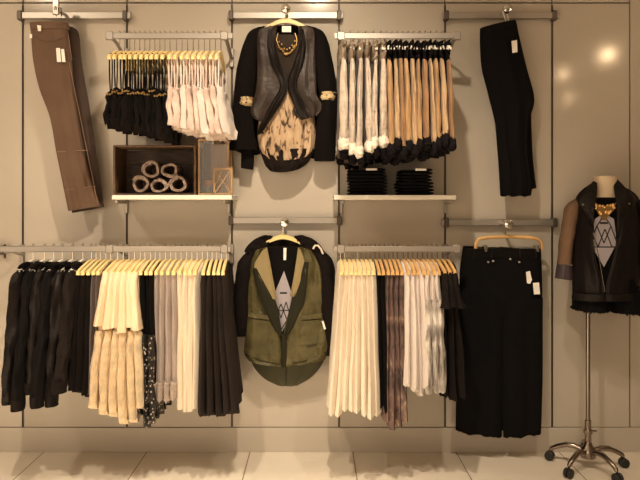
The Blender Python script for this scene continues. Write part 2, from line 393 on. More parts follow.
# ------------------------------------------------------------------ hangers (seen end-on, hanging on a rail)
def hanger_meshes(hook, drop, hw, th):
    hb = MB()                                     # curved wooden arms, y is the length
    pts = []
    for i in range(13):
        u = -1+2*i/12; pts.append((0, u*hw, -hook-drop*abs(u)**1.5))
    vs = []; fs = []
    for i,(x,y,z) in enumerate(pts):
        h = .017 if abs(i-6) < 3 else .013
        vs += [(-th,y,z-h),(th,y,z-h),(th*.8,y,z+h*.5),(-th*.8,y,z+h*.5)]
    for i in range(12):
        for k in range(4): fs.append((4*i+k,4*i+(k+1)%4,4*i+4+(k+1)%4,4*i+4+k))
    fs += [(0,1,2,3),(48,51,50,49)]
    hb.add(vs, fs)
    hk = MB()
    path = [(0,0,-hook+.004),(0,0,-.022)]
    for k in range(9):
        a = -PI*.5+PI*1.35*k/8; path.append((0, .0165*math.cos(a)*1.0, .0035+.0165*math.sin(a)+.0075))
    hk.tube(path, .0022, 6)
    return hb, hk
protoH = {}
def hang(kind, x, z, rz, label, group):
    hook, drop, hw, th, m = kind
    t = thing('clothes_hanger', (x,-RD,z), label, 'hanger', group); t.rotation_euler.z = rz
    key = kind
    if key not in protoH:
        hb, hk = hanger_meshes(hook, drop, hw, th)
        a = hb.build('arms', M[m], None); a.parent = t
        k = hk.build('hook', M['chrome'], None); k.parent = t; protoH[key] = (a,k)
    else:
        for q in protoH[key]:
            c = q.copy(); C.objects.link(c); c.parent = t
    return t

# ------------------------------------------------------------------ clothes hanging side-on
def L2(obj): return obj
def put(name, x, z, rz, label, cat, group):
    t = bpy.data.objects.new(name, None); C.objects.link(t); t.empty_display_size=.05
    tag(t, label, cat, group); t['_tmp'] = 1; t.location = (0,0,0)
    return t
def place(t, x, z, rz):
    t.location = (x,-RD,z); t.rotation_euler.z = rz; del t['_tmp']
def side_body(mb, zt, zb, hw0, hw1, th, seed, drop=.045, amp=.004, hem=.012, near=0.0, th_hem=1.15, hemf=3, wr=.004, slope=0.0, pseed=None):
    """pillow of cloth seen from its edge; near = extra reach towards the viewer at the hem"""
    rows = []
    rows.append(((0,-.05,zt+.0),(0,.05,zt+.0),.75))
    rows.append(((0,-hw0*.8,zt-drop*.7),(0,hw0*.8,zt-drop*.7),.9))
    rows.append(((0,-hw0,zt-drop-.02),(0,hw0,zt-drop-.02),1.0))
    zm = zt-drop-.02
    for q in (.25,.6,1.0):
        hwq = hw0+(hw1-hw0)*q
        rows.append(((slope*q,-hwq-near*q,zm+(zb-zm)*q),(slope*q,hwq,zm+(zb-zm)*q), 1+(th_hem-1)*q))
    return shell(mb, rows, th, seed, nu=18, n=4, amp=amp, freq=2.6, hem=hem, hemf=hemf, disp='x', pw=7, wr=wr, pseed=pseed)
def py(y, d=ND): return CZ-(y-HY)*(DW-d)/F
def pxn(p): return (p-CX)*(DW-ND)/F
HL = (.062,.040,.19,.0085,'hanger'); HLt = (.062,.040,.19,.0085,'hanger_tan')
HU = (.088,.062,.185,.0085,'hanger'); HW = (.062,.040,.185,.010,'white_lam')

def top_row(pxs, hems, m, noun, cat, group, name, zr, kind=HL, hw0=.185, hw1=.20, th=.032, flare=(0,0), near=.02, where='on the lower left rail', sleeve=None, m2=None, m_low=None, seed0=0, hemamp=.012, rz=0.0, extra=None, gap=0.0, wr=.007, drop=.04, hgroup='wooden hangers'):
    n = len(pxs)
    for i,p in enumerate(pxs):
        rnd = random.Random(seed0+i); x = pxn(p); jit = rnd.uniform(-.012,.012)
        lab = nth(i, n, noun[0])+' '+where; labh = nth(i, n, noun[1])+' '+where; sl = flare[0]+(flare[1]-flare[0])*(i/max(n-1,1))
        a = rz+rnd.uniform(-.015,.015)
        t = put(name, x, zr, a, lab, cat, group)
        zt = -kind[0]-.002; zb = py(hems[i] if isinstance(hems,(list,tuple)) else hems)-zr+jit
        mm = m[i % len(m)] if isinstance(m,(list,tuple)) else m
        b = MB(); side_body(b, zt, zb, hw0+rnd.uniform(-.008,.008), hw1+rnd.uniform(-.012,.012), th, seed0*7+i, near=near+rnd.uniform(-.018,.020), hem=hemamp, wr=wr, drop=drop, slope=sl, pseed=seed0, amp=.006)
        b.build('body', M[mm], t)
        if sleeve:
            zs, rs, ms = sleeve
            for sgn in (-1,1):
                b = MB(); zz = py(zs)-zr+rnd.uniform(-.015,.02)
                loft(b, [(0,sgn*(hw0-.015),zt-.035),(0,sgn*(hw0+.012),zt-.10),(sl*.25,sgn*(hw0+.02),(zt+zz)/2-.05),(sl*.5,sgn*(hw0+.03),zz)], [(th*.45,.018),(th*.52,.03),(th*.55,.034),(rs,.045)], amp=.12, freq=4, seed=i, wr=.15)
                b.build('sleeve', M[ms], t)
        if m_low:
            y0, mlow = m_low; b = MB(); z0 = py(y0)-zr; q = (z0-zt)/(zb-zt); hw = hw0+(hw1-hw0)*q
            sq = sl*q; sm = sl*(q+1)/2; rows = [((sq,-hw-.020-near*q,z0),(sq,hw+.004,z0)), ((sm,-hw1-.022-near,(z0+zb)/2),(sm,hw1+.004,(z0+zb)/2)), ((sl,-hw1-.024-near,zb-.02),(sl,hw1,zb-.02))]
            shell(b, rows, th*(1.06 if mlow == 'lace_grey' else 1.22), seed0*7+i, nu=18, n=5, amp=.005, freq=2.6, hem=hemamp, disp='x', pw=7, wr=.004 if mlow == 'lace_grey' else .009, pseed=seed0)
            b.build('print_panel' if 'sequin' in mlow else 'hem_panel', M[mlow], t)
        if extra: extra(t, i, zr, zt, zb, th)
        place(t, x, zr, a)
        hang(kind, x, zr+.0, a, 'wooden hanger holding the '+labh, hgroup)

LLR = 'on the lower left rail'; LRR = 'on the lower right rail'
# --- lower left rail, jackets
def jackets():
    pxs = [15,27,37,46,57,68]; hem = [398,402,388,399,400,385]; n = 6
    for i,p in enumerate(pxs):
        rnd = random.Random(40+i); x = pxn(p); zr = ZL; a = .03
        m = ['leather','black','leather','black','leather','charcoal'][i]
        lab = nth(i,n,'black zip jacket')+' on the lower left rail'; labh = lab
        t = put('jacket', x, zr, a, lab, 'jacket', 'black jackets on the lower left rail')
        zt = -.064; zb = py(hem[i])-zr
        b = MB(); side_body(b, zt, zb+.05, .175, .17, .034, 60+i, near=.0, hem=.006, amp=.004, wr=.01); b.build('body', M[m], t)
        for sgn in (-1,1):
            b = MB(); e = .055+.035*(i%2)
            loft(b, [(0,sgn*.165,zt-.028),(0,sgn*.195,zt-.085),(-.002,sgn*.215,zt-.28),(-.004,sgn*(.225+e*.6),zt-.45),(-.006,sgn*(.215+e),zb)], [(.012,.02),(.026,.042),(.029,.046),(.027,.042),(.026,.038)], n=20, sub=7, amp=.07, freq=3, seed=i*3+sgn, wr=.5)
            s = b.build('sleeve', M[m], t)
            b = MB(); loft(b, [(-.006,sgn*(.214+e),zb+.05),(-.006,sgn*(.215+e),zb-.004)], [(.0285,.041),(.0285,.041)], n=16, wr=.1); b.build('cuff', M['black_warm'], s)
        b = MB(); loft(b, [(0,-.06,zt-.07),(0,-.075,zt-.025),(0,-.08,zt-.004),(0,-.075,zt+.004)], [(.014,.08),(.016,.09),(.013,.075),(.006,.04)], n=16, wr=.45, seed=i+9); b.build('collar', M['charcoal' if i%2 else 'black'], t)
        place(t, x, zr, a); hang(HW, x, zr, a, 'white hanger holding the '+labh, 'white hangers on the lower left rail')
jackets()
top_row([77,82,87], [389,392,394], 'black_warm', ('plain black top','plain black top'), 'top', 'black tops beside the jackets', 'top', ZL, seed0=100, flare=(-0.02,-0.01), where=LLR)
top_row([92.5,97.5], [395,394], 'brown_dark', ('dark taupe top','dark taupe top'), 'top', 'dark taupe tops', 'top', ZL, seed0=110, flare=(-0.01,0), where=LLR)
top_row([105,111,117,123,129,134], [400,404,408,413,416,404], 'cream', ('cream blouse with loose sleeves','loose cream blouse'), 'blouse', 'cream blouses on the lower left rail', 'blouse', ZL, seed0=120, th=.037, flare=(-0.045,0.045), where=LLR, hw0=.185, hw1=.225, near=.035, sleeve=(328,.024,'cream'), m_low=(330,'cream_in'), hemamp=.02, wr=.008)
top_row([140,145,150], [408,420,416], 'black', ('black top with sequinned lower half','black sequinned top'), 'top', 'black sequinned tops', 'top', ZL, seed0=130, flare=(0,0.01), where=LLR, near=.02, m_low=(335,'sequin'), hemamp=.02)
top_row([156,161.5,167,172.5], [397,398,399,398], 'grey', ('grey top with lace hem','grey lace top'), 'top', 'grey tops with lace hems', 'top', ZL, seed0=140, flare=(-0.01,0), where=LLR, near=.0, hw1=.19, m_low=(384,'lace_grey'), hemamp=.005)
top_row([178.5,184,189.5,195], [412,414,413,410], 'white', ('long white top','long white top'), 'top', 'long white tops on the lower left rail', 'top', ZL, seed0=150, flare=(0,0.005), where=LLR, near=.0, hw1=.19, hemamp=.008)
top_row([200.5,205.5,210.5,215.5,220.5], [413,414,414,413,411], ['charcoal_soft'], ('long charcoal black blouse','long charcoal blouse'), 'blouse', 'charcoal blouses on the lower left rail', 'blouse', ZL, seed0=160, flare=(0,0.055), where=LLR, near=.02, hw1=.22, hemamp=.014, rz=.06, wr=.008)
# --- lower right rail
top_row([342,346.5,351,355.5,360,364.5,369,373.5], [409,410,408,405,409,411,411,413], 'white', ('long ivory blouse','long ivory blouse'), 'blouse', 'long ivory blouses on the lower right rail', 'blouse', ZL, seed0=200, flare=(-0.045,0.02), where=LRR, hw1=.215, near=.03, hemamp=.008, wr=.008)
top_row([379,383.5], [404,412], 'black', ('plain black top','plain black top'), 'top', 'plain black tops on the lower right rail', 'top', ZL, kind=HLt, seed0=215, flare=(0.01,0.01), where=LRR)
top_row([389,393.5,398,402.5], [421,426,427,418], 'mauve', ('mauve brown floral print top','mauve floral top'), 'top', 'mauve print tops', 'top', ZL, kind=HLt, seed0=220, flare=(-0.01,0.015), where=LRR, hw1=.20, hemamp=.02, wr=.008)
top_row([409,414,419,424], [384,389,392,386], 'white_cool', ('short white voile top','white voile top'), 'top', 'white voile tops', 'top', ZL, kind=HLt, seed0=230, flare=(-0.01,0.01), where=LRR, hemamp=.014, hw1=.21, near=.02, wr=.010)
top_row([429.5,434.5,439.5], [388,386,384], 'white_cool', ('white top with silver print lower half','silver print top'), 'top', 'silver print tops', 'top', ZL, kind=HLt, seed0=240, flare=(0,0.015), where=LRR, m_low=(300,'silver'), hemamp=.014, near=.02, wr=.008)
top_row([445,450.5,456], [396,399,397], 'black_warm', ('loose black blouse with sleeves','loose black blouse'), 'blouse', 'black blouses on the lower right rail', 'blouse', ZL, kind=HLt, seed0=250, flare=(0,0.035), where=LRR, sleeve=(306,.030,'black_warm'), hemamp=.012, hw1=.2, th=.034, wr=.010)

# --- upper left rail: strappy tops
def cami_row(pxs, m, noun, group, tops, hems, seed0, strap_r, beads, flat=1.0):
    n = len(pxs)
    for i,p in enumerate(pxs):
        rnd = random.Random(seed0+i); x = pxn(p); zr = ZU; a = rnd.uniform(-.02,.02)+.02
        lab = nth(i,n,noun[0])+' on the upper left rail'; labh = nth(i,n,noun[1])+' on the upper left rail'
        t = put('camisole', x, zr, a, lab, 'camisole', group)
        mm = m[i%len(m)]
        z0 = py(tops)-zr+rnd.uniform(-.012,.012); z1 = py(hems[i])-zr+rnd.uniform(-.008,.008); zc = (z0+z1)/2
        b = MB()
        rows = [((0,-.165,z0),(0,.165,z0),.55),((0,-.185,z0-.025),(0,.185,z0-.025),1),((0,-.20,zc),(0,.20,zc),1.1),((0,-.20,z1),(0,.19,z1),1.05)]
        fx = (-.015+.035*i/n) if beads else (.0+.05*i/n); e_ = rnd.uniform(-.012,.014)
        rows = [(Vector(r_[0])+Vector((fx*q_,-e_*q_,0)),Vector(r_[1])+Vector((fx*q_,0,0)),r_[2]) for r_,q_ in zip(rows,(0,.1,.5,1))]
        shell(b, rows, .036, seed0+i, nu=18, n=5, amp=.006, freq=3, hem=.026, disp='x', pw=6, wr=.016, pseed=seed0)
        b.build('bodice', M[mm], t)
        for sgn in (-1,1):
            yh = sgn*.155; zh = -.088-.062*(.155/.185)**1.5+.010
            b = MB()
            for s2 in (-1,1):
                yb = sgn*(.150+.012*s2)
                b.tube([(0,yh,zh),(s2*.007,yh+.002,zh-.012),(s2*.009,(yh+yb)/2,(zh+z0)/2),(s2*.007,yb,z0-.012)], strap_r, 6, flat=flat)
            b.build('strap', M[mm], t)
        if beads:
            b = MB()
            for k in range(9):
                y = -.178+.02*k
                for s2 in (-1,1): b.lathe((s2*.0115, y, z0-.024+rnd.uniform(-.004,.004)), [(.001,-.005),(.005,-.002),(.005,.002),(.001,.005)], 8)
            for s2 in (-.006,.006): b.lathe((s2, -.190, z0-.030), [(.001,-.006),(.0055,-.002),(.0055,.002),(.001,.006)], 8)
            b.build('bead_trim', M['gold'], t)
        if not beads and i == n-1:
            b = MB(); q0, q1 = py(93)-zr, py(110)-zr
            b.add([(.022,-.19,q1),(.018,-.10,q1+.006),(.017,-.145,q0),(.024,-.19,q1),(.020,-.10,q1+.006),(.019,-.145,q0)], [(0,1,2),(5,4,3),(0,3,4,1),(1,4,5,2),(2,5,3,0)])
            tag(b.build('paper_tag', M['tag'], t, smooth=False), 'white triangular paper tag')
        place(t, x, zr, a); hang(HU, x, zr, a, 'wooden hanger holding the '+labh, 'wooden hangers on the upper left rail')
cami_row([107+5.35*i for i in range(11)], ['black','black_warm'], ('black strappy camisole with beaded neckline','black beaded camisole'), 'black camisoles on the upper left rail', 87, [117,119,120,120,122,124,125,127,128,130,131], 300, .0035, True)
cami_row([167.5+5.9*i for i in range(9)], ['pink_white','pink_white','white_cool'], ('blush white strappy camisole','blush white camisole'), 'blush white camisoles on the upper left rail', 84, [122,124,125,126,128,130,131,131,130], 320, .0065, False, .6)

# --- upper right rail: cropped jackets, one sleeve each towards the viewer
def crop_row(pxs, ms, mc, mcuff, mbody, noun, group, cuffs, seed0, rs):
    n = len(pxs)
    for i,p in enumerate(pxs):
        rnd = random.Random(seed0+i); x = pxn(p); zr = ZU; a = rnd.uniform(-.02,.02)-.01
        lab = nth(i,n,noun[0])+' on the upper right rail'; labh = nth(i,n,noun[1])+' on the upper right rail'
        t = put('cropped_jacket', x, zr, a, lab, 'jacket', group)
        mm = ms[i%len(ms)]; zt = -.09; zc = py(cuffs[i])-zr
        RS = rs; rs = RS*rnd.uniform(.68,1.12); lx = rnd.uniform(-.013,.013)
        b = MB(); side_body(b, zt, zc-.02, .15, .155, RS*2.1, seed0+i, drop=.05, hem=.01, near=.0, wr=.008); b.build('body', M[mbody], t)
        e = rnd.uniform(.01,.04)
        for sgn in (-1,1):
            b = MB(); k = 1 if sgn < 0 else 1
            loft(b, [(0,sgn*.140,zt-.06),(0,sgn*.172,zt-.095),(lx*.6,sgn*.192,(zt+zc)/2),(lx,sgn*(.19+e),zc+.06),(lx,sgn*(.19+e),zc+.025)], [(rs*.4,.018),(rs*.66,.034),(rs*.92,.042),(rs*1.06,.040),(rs*1.0,.034)], n=18, sub=7, amp=.09, freq=3, seed=seed0+i*2+sgn, wr=.42)
            s = b.build('sleeve', M[mm], t)
            b = MB(); q = rs*(1.40 if mcuff == 'white_fur' else 1.7)
            loft(b, [(lx,sgn*(.19+e),zc+.048),(lx,sgn*(.19+e),zc+.030),(lx,sgn*(.192+e),zc+.004),(lx,sgn*(.19+e),zc-.016),(lx,sgn*(.188+e),zc-.022)], [(rs*.9,.030),(q,.046),(q*1.1,.052),(q*.9,.044),(q*.5,.02)], n=18, sub=4, amp=.05, freq=6, seed=i, wr=.2)
            b.build('cuff', M[mcuff], s)
            if mcuff == 'white_fur':
                b = MB(); loft(b, [(0,sgn*(.185+e),zc-.012),(0,sgn*(.182+e),zc-.035),(0,sgn*(.175+e),zc-.062)], [(q*.9,.044),(q*1.0,.046),(q*.6,.03)], n=16, wr=.3, seed=i); b.build('lining', M['navy_knit'], s)
        b = MB(); loft(b, [(0,-.045,zt-.075),(0,-.05,zt-.02),(0,-.055,zt+.018),(0,-.05,zt+.030)], [(RS*1.0,.13),(RS*1.15,.145),(RS*1.0,.135),(RS*.5,.06)], n=16, wr=.45, seed=seed0+i); b.build('collar', M[mc], t); rs = RS
        place(t, x, zr, a); hang(HW, x, zr, a, 'white hanger holding the '+labh, 'white hangers on the upper right rail')
crop_row([344,352.5,361,369,377,385], ['cream_fur'], 'beige_trim', 'white_fur', 'brown_dark', ('cream jacket with fluffy white cuffs','cream fluffy jacket'), 'cream textured jackets', [147,152,155,150,146,145], 350, .0185)
crop_row([391,397,402.5,408,414,420,426,432,438,444,450], ['tan','tan_light','tan_brown','tan','tan_light','tan','tan_brown','tan_light'], 'navy_knit', 'navy_knit', 'navy_knit', ('tan jacket with dark knit cuffs','tan cropped jacket'), 'tan jackets with dark cuffs', [153,147,155,149,153,148,146,151,146,143,147], 370, .0145)

# ------------------------------------------------------------------ shelf things
def crate():
    d0, d1 = .225, .02
    a, c = P(113,145,d0), P(196,195,d0); x0, x1, zt, zb = a.x, c.x, a.z, ZS+.001
    t = thing('wooden_crate', ((x0+x1)/2,-.12,zb), 'dark stained wooden crate lying open to the front on the left shelf', 'crate')
    def bd(name, lo, hi, m):
        b = MB(); b.box(lo, hi, .002); b.build(name, M[m], t, smooth=False)
    bd('bottom_board', (x0+.012,-d0,zb),(x1-.012,-d1,zb+.010),'crate'); bd('top_board', (x0+.012,-d0,zt-.010),(x1-.012,-d1,zt),'crate_edge')
    bd('side_board', (x0,-d0,zb),(x0+.012,-d1,zt),'crate_edge'); bd('side_board', (x1-.012,-d0,zb),(x1,-d1,zt),'crate_edge')
    h = (zt-zb-.02)/3
    for k in range(3): bd('back_plank', (x0+.012,-d1-.012,zb+.011+k*h),(x1-.012,-d1-.001,zb+.007+(k+1)*h),'crate')
crate()
def roll(px, pyy, rx, rz_, label, seed, d=.235):
    c = P(px, pyy, d); sx, sz = rx*(DW-d)/F, rz_*(DW-d)/F
    t = thing('rolled_scarf', (c.x, -.15, c.z), label, 'scarf', 'rolled scarves in the crate')
    rnd = random.Random(seed); ph = rnd.uniform(0,6.28); b = MB(); e = MB(); vs = []; fs = []; N = 60; th = .13
    ring = []
    for j in range(N+1):
        a = ph+2*PI*2.3*j/N; q = .58+.36*j/N
        for (rr, yy) in ((q,-d+.004),(q+th,-d+.004),(q+th,-d+.15),(q,-d+.15)):
            wob = 1+.05*math.sin(3*a+seed); yo = .006*math.sin(5*a+seed) if yy < -.2 else 0
            vs.append((c.x+sx*rr*wob*math.cos(a), yy+yo, c.z+sz*rr*wob*math.sin(a)))
    for j in range(N):
        for k in range(4): fs.append((4*j+k,4*j+(k+1)%4,4*j+4+(k+1)%4,4*j+4+k))
    fs += [(0,1,2,3),(4*N,4*N+3,4*N+2,4*N+1)]
    b.add(vs, fs); b.build('cloth', M['roll'], t)
    path = []
    for j in range(N+1):
        a = ph+2*PI*2.3*j/N; q = .58+.36*j/N+th/2; wob = 1+.05*math.sin(3*a+seed)
        path.append((c.x+sx*q*wob*math.cos(a), -d+.004+.006*math.sin(5*a+seed), c.z+sz*q*wob*math.sin(a)))
    e.tube(path, .0032, 6); e.build('edge', M['roll_edge'], t)
SL = (DW-.235)/F
zfl = ZS+.012; yb = HY+(CZ-zfl)/SL
roll(140, yb-8.9, 8.2, 8.4, 'rolled taupe scarf at the bottom left of the pile in the crate', 1)
roll(158.5, yb-7.2, 8.8, 6.8, 'squashed rolled taupe scarf at the bottom middle of the pile', 2)
roll(177.5, yb-8.6, 8.8, 8.2, 'rolled taupe scarf at the bottom right of the pile in the crate', 3)
roll(150.5, yb-23.3, 8.8, 8.6, 'rolled taupe scarf on top of the pile at left', 4)
roll(169.5, yb-22.6, 8.6, 7.2, 'rolled taupe scarf on top of the pile at right', 5)

def lantern(p0, p1, yt, d0, depth, label, name, braces):
    k = (DW-d0)/F; x0, x1 = (p0-CX)*k, (p1-CX)*k; zt = CZ-(yt-HY)*k; zb = ZS+.001; s = .009
    t = thing(name, ((x0+x1)/2,-d0+depth/2,zb), label, 'lantern')
    y0, y1 = -d0, -d0+depth
    for (x,y) in ((x0,y0),(x1-s,y0),(x0,y1-s),(x1-s,y1-s)):
        b = MB(); b.box((x,y,zb+.010),(x+s,y+s,zt-.010),.0015); b.build('post', M['oak'], t, smooth=False)
    for (nm,z0,z1) in (('base',zb,zb+.010),('top',zt-.010,zt)):
        b = MB()
        if nm == 'base': b.box((x0,y0,z0),(x1,y1,z1),.002)
        else:
            b.box((x0,y0,z0),(x1,y0+s,z1),.001); b.box((x0,y1-s,z0),(x1,y1,z1),.001); b.box((x0,y0+s,z0),(x0+s,y1-s,z1),.001); b.box((x1-s,y0+s,z0),(x1,y1-s,z1),.001)
        b.build(nm, M['oak'], t, smooth=False)
    b = MB(); b.box((x0+s,y0+.003,zb+.011),(x1-s,y0+.005,zt-.011)); b.build('glass_pane', M['glass'], t, smooth=False)
    if braces:
        for (A,B) in (((x0+s,zb+.012),(x1-s,zt-.012)),((x0+s,zt-.012),(x1-s,zb+.012)),((x0+s,zb+.05),((x0+x1)/2,zt-.012))):
            b = MB(); b.tube([(A[0],y0-.001,A[1]),(B[0],y0-.001,B[1])], .0032, 6); b.build('cross_bar', M['oak'], t)
    return t, x0, x1, y0, y1, zb, zt
t, x0, x1, y0, y1, zb, zt = lantern(198,229,139,.215,.14,'tall open wooden lantern with glass beside the dark crate','wooden_lantern',False)
b = MB(); b.box((x0+.010,y1-.028,zb+.011),(x0+.045,y1-.012,zt-.012),.001); tag(b.build('back_slat', M['brown_panel'], t, smooth=False),'red brown back slat')
b = MB(); b.box((x0+.010,y1-.010,zb+.011),(x1-.010,y1-.004,zt-.011),.001); b.build('back_board', M['oak'], t, smooth=False)
q = thing('candle', (x0+.06,(y0+y1)/2,zb+.011), 'amber block candle inside the tall wooden lantern', 'candle')
b = MB(); b.lathe((x0+.048,(y0+y1)/2,zb+.012), [(.028,0),(.030,.003),(.030,.035),(.028,.038)], 20); b.build('holder', M['pot'], q)
b = MB(); b.lathe((x0+.048,(y0+y1)/2,zb+.0505), [(.027,0),(.028,.002),(.028,.03),(.022,.033),(.006,.030)], 20); b.tube([(x0+.048,(y0+y1)/2,zb+.08),(x0+.049,(y0+y1)/2,zb+.092)], .001, 5); b.build('wax', M['candle'], q)
lantern(213.5,232.5,168,.25,.030,'small wooden lantern frame with crossed bars in front of the tall lantern','small_wooden_lantern',True)

def folded(p0, p1, k, n, h, label, group, withtag):
    d = .235; kx = (DW-d)/F; rnd = random.Random(int(p0)*3+k)
    x0, x1 = (p0-CX)*kx+rnd.uniform(-.009,.007), (p1-CX)*kx+rnd.uniform(-.010,.006); z0 = ZS+.001+k*h
    yb_, yf = -.03, -d+rnd.uniform(-.004,.008)
    t = thing('folded_jeans', ((x0+x1)/2,-.13,z0), label, 'jeans', group)
    for lay in range(2):
        b = MB(); zz = z0+lay*h*.49; hh = h*.47; vs = []; NX, NY = 12, 8
        # rounded folded layer: closed loop in y-z swept over x
        prof = []
        for a in range(7):
            an = PI/2+PI*a/6; prof.append((yf+hh/2+hh/2*math.cos(an), zz+hh/2+hh/2*math.sin(an)))
        prof += [(yb_+.0, zz), (yb_+.004, zz+hh*.5), (yb_, zz+hh)]
        m_ = len(prof)
        for i in range(NX+1):
            u = i/NX; x = x0+(x1-x0)*u; ed = 1-.55*(abs(2*u-1)**10)
            for (y,z) in prof:
                sag = .0 if k < n-1 or z < zz+hh*.6 or lay == 0 else .006*math.sin(5*u+k)*1.0-.004+.004*noise.noise(Vector((u*4,y*20,k)))
                vs.append((x, y+.003*math.sin(9*u+k+lay*2), zz+hh*.5+(z-zz-hh*.5)*ed+min(sag,0)))
        fs = []
        for i in range(NX):
            for q in range(m_): fs.append((i*m_+q,i*m_+(q+1)%m_,(i+1)*m_+(q+1)%m_,(i+1)*m_+q))
        fs += [list(range(m_)), [NX*m_+q for q in range(m_)][::-1]]
        b.add(vs, fs); b.build('leg_fold', M['navy_black'], t)
    if withtag:
        xm = x0+(x1-x0)*.62; zz = z0+h*.72
        b = MB(); b.box((xm-.028,yf-.003,zz-.004),(xm+.03,yf+.001,zz+.007),.001); tag(b.build('waist_label', M['tag'], t, smooth=False),'pale waist label')
LV = ['bottom','second from the bottom','second from the top','top']
for k in range(4):
    folded(348+k*.4, 388-k*.8, k, 4, .0360, 'folded black jeans, %s of the left stack on the right shelf' % LV[k], 'folded jeans in the left stack', k==3)
for k in range(4):
    folded(399+k*.3, 435-k*.8, k, 4, .0355, 'folded black jeans, %s of the right stack on the right shelf' % LV[k], 'folded jeans in the right stack', k==3)

# ------------------------------------------------------------------ clothes facing the viewer
def fshell(rows, d, thick, seed=0, **kw):
    b = MB(); R = []
    for r in rows:
        L, Q = r[0], r[1]; dl = L[2] if len(L) > 2 else 0; dr = Q[2] if len(Q) > 2 else 0
        R.append((P(L[0],L[1],d+dl), P(Q[0],Q[1],d+dr), r[2] if len(r) > 2 else 1.0))
    return shell(b, R, thick, seed, disp='y', **kw)
def floft(pts, rad, d, **kw):
    k = (DW-d)/F; b = MB()
    return loft(b, [tuple(P(p[0],p[1],d+(p[2] if len(p)>2 else 0))) for p in pts], [(r[0]*k, r[1]*k) for r in rad], **kw)
def strip(mb, a, c, w, d, t=.0012, mi=0):
    A, B = P(*a,d), P(*c,d); v = (B-A).normalized(); n_ = Vector((-v.z,0,v.x))*w/2; y = Vector((0,t,0))
    vs = [A+n_,B+n_,B-n_,A-n_]; vs += [q+y for q in vs]
    return mb.add(vs, [(0,1,2,3),(7,6,5,4),(0,4,5,1),(1,5,6,2),(2,6,7,3),(3,7,4,0)], mi)
def poly(mb, pts, d, t=.0015, mi=0):
    A = [P(*p,d) for p in pts]; n = len(A); vs = A+[q+Vector((0,t,0)) for q in A]
    return mb.add(vs, [list(range(n)), [n+i for i in range(n)][::-1]]+[(i,(i+1)%n,n+(i+1)%n,n+i) for i in range(n)], mi)
def front_hanger(hook, px, y0, y1, w, d, label, m='hanger'):
    """hanger parallel to the wall: crown at y0, arm ends at y1"""
    c = P(px,y0,d); e = P(px,y1,d); hw = w*(DW-d)/F/2
    t = thing('clothes_hanger', (c.x,c.y,c.z), label, 'hanger', 'wooden hangers on display bars')
    b = MB(); vs = []; fs = []; N = 16
    for i in range(N+1):
        u = -1+2*i/N; x = c.x+hw*u; z = c.z+(e.z-c.z)*abs(u)**1.5; h = .013*(1.5-.7*abs(u))
        vs += [(x,c.y-.007,z-h),(x,c.y+.007,z-h),(x,c.y+.006,z+h*.4),(x,c.y-.006,z+h*.4)]
    for i in range(N):
        for k in range(4): fs.append((4*i+k,4*i+(k+1)%4,4*i+4+(k+1)%4,4*i+4+k))
    fs += [(0,1,2,3),(4*N,4*N+3,4*N+2,4*N+1)]
    b.add(vs,fs); b.build('arms', M[m], t)
    b = MB(); r = .014; top = hook.z+.0105
    path = [(c.x,c.y,c.z-.004),(c.x,c.y,top-2*r)]
    for k in range(9):
        a = -PI/2+PI*1.3*k/8; path.append((c.x+r*math.cos(a), c.y, top-r+r*math.sin(a)))
    b.tube(path, .0022, 6); b.build('hook', M['chrome'], t)
    return t

# --- brown trousers, top left
def brown_trousers():
    t = thing('trousers', tuple(P(52,22,.13)), 'brown twill trousers hanging folded at the top left corner', 'trousers')
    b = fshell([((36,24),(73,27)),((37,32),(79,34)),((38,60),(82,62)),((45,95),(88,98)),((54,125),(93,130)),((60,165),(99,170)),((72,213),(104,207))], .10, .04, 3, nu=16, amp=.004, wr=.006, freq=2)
    tag(b.build('leg', M['khaki_dark'], t), 'rear leg with shade in its colour')
    b = fshell([((30,25),(68,25)),((31,34),(69,34)),((33,60),(72,60)),((39,88),(75,95)),((50,118),(80,125)),((56,150),(86,160)),((64,190),(94,188)),((68,211),(101,206))], .155, .055, 5, nu=18, amp=.004, wr=.008, freq=2)
    b.build('leg', M['khaki'], t)
    b = fshell([((29.5,23),(68.5,23)),((30.5,30),(70,30))], .158, .060, 1, nu=14, amp=.001); b.build('waistband', M['khaki'], t)
    b = MB(); strip(b,(69,62),(98,205),.0025,.179); strip(b,(68,34),(72,60),.0025,.185); strip(b,(55,152),(88,150),.003,.182); strip(b,(66,190),(96,186),.002,.183); b.build('stitching', M['stitch'], t, smooth=False)
    b = MB(); b.tube([tuple(P(x,y,.188)) for x,y in ((34,36),(44,42),(55,41),(66,37))], .0015, 6); b.build('pocket_seam', M['khaki_dark'], t)
    b = MB(); poly(b,[(56,48),(60,48),(61,62),(57,62)],.196); tag(b.build('price_tag', M['tag'], t, smooth=False),'white card price tag'); b = MB(); poly(b,[(61,49),(64,49),(65.5,62),(62,62)],.193); tag(b.build('price_tag', M['tag'], t, smooth=False),'white card price tag')
    b = MB(); poly(b,[(37,25),(41,25.5),(41,31),(38,31)],.194); tag(b.build('size_tag', M['tag'], t, smooth=False),'small white size tag'); b = MB(); poly(b,[(29.5,34),(32,34),(32,38),(29.5,38)],.19); tag(b.build('size_tag', M['tag'], t, smooth=False),'small white size tag')
    h = P(57,20,.15); b = MB(); b.tube([(hook_tl.x+.016,hook_tl.y,hook_tl.z-.03),(hook_tl.x+.014,hook_tl.y,hook_tl.z+.013),(hook_tl.x,hook_tl.y,hook_tl.z+.018),(hook_tl.x-.012,hook_tl.y,hook_tl.z+.01),(hook_tl.x-.012,hook_tl.y,hook_tl.z-.03)], .003, 6); b.build('hanging_loop', M['khaki_dark'], t)
brown_trousers()
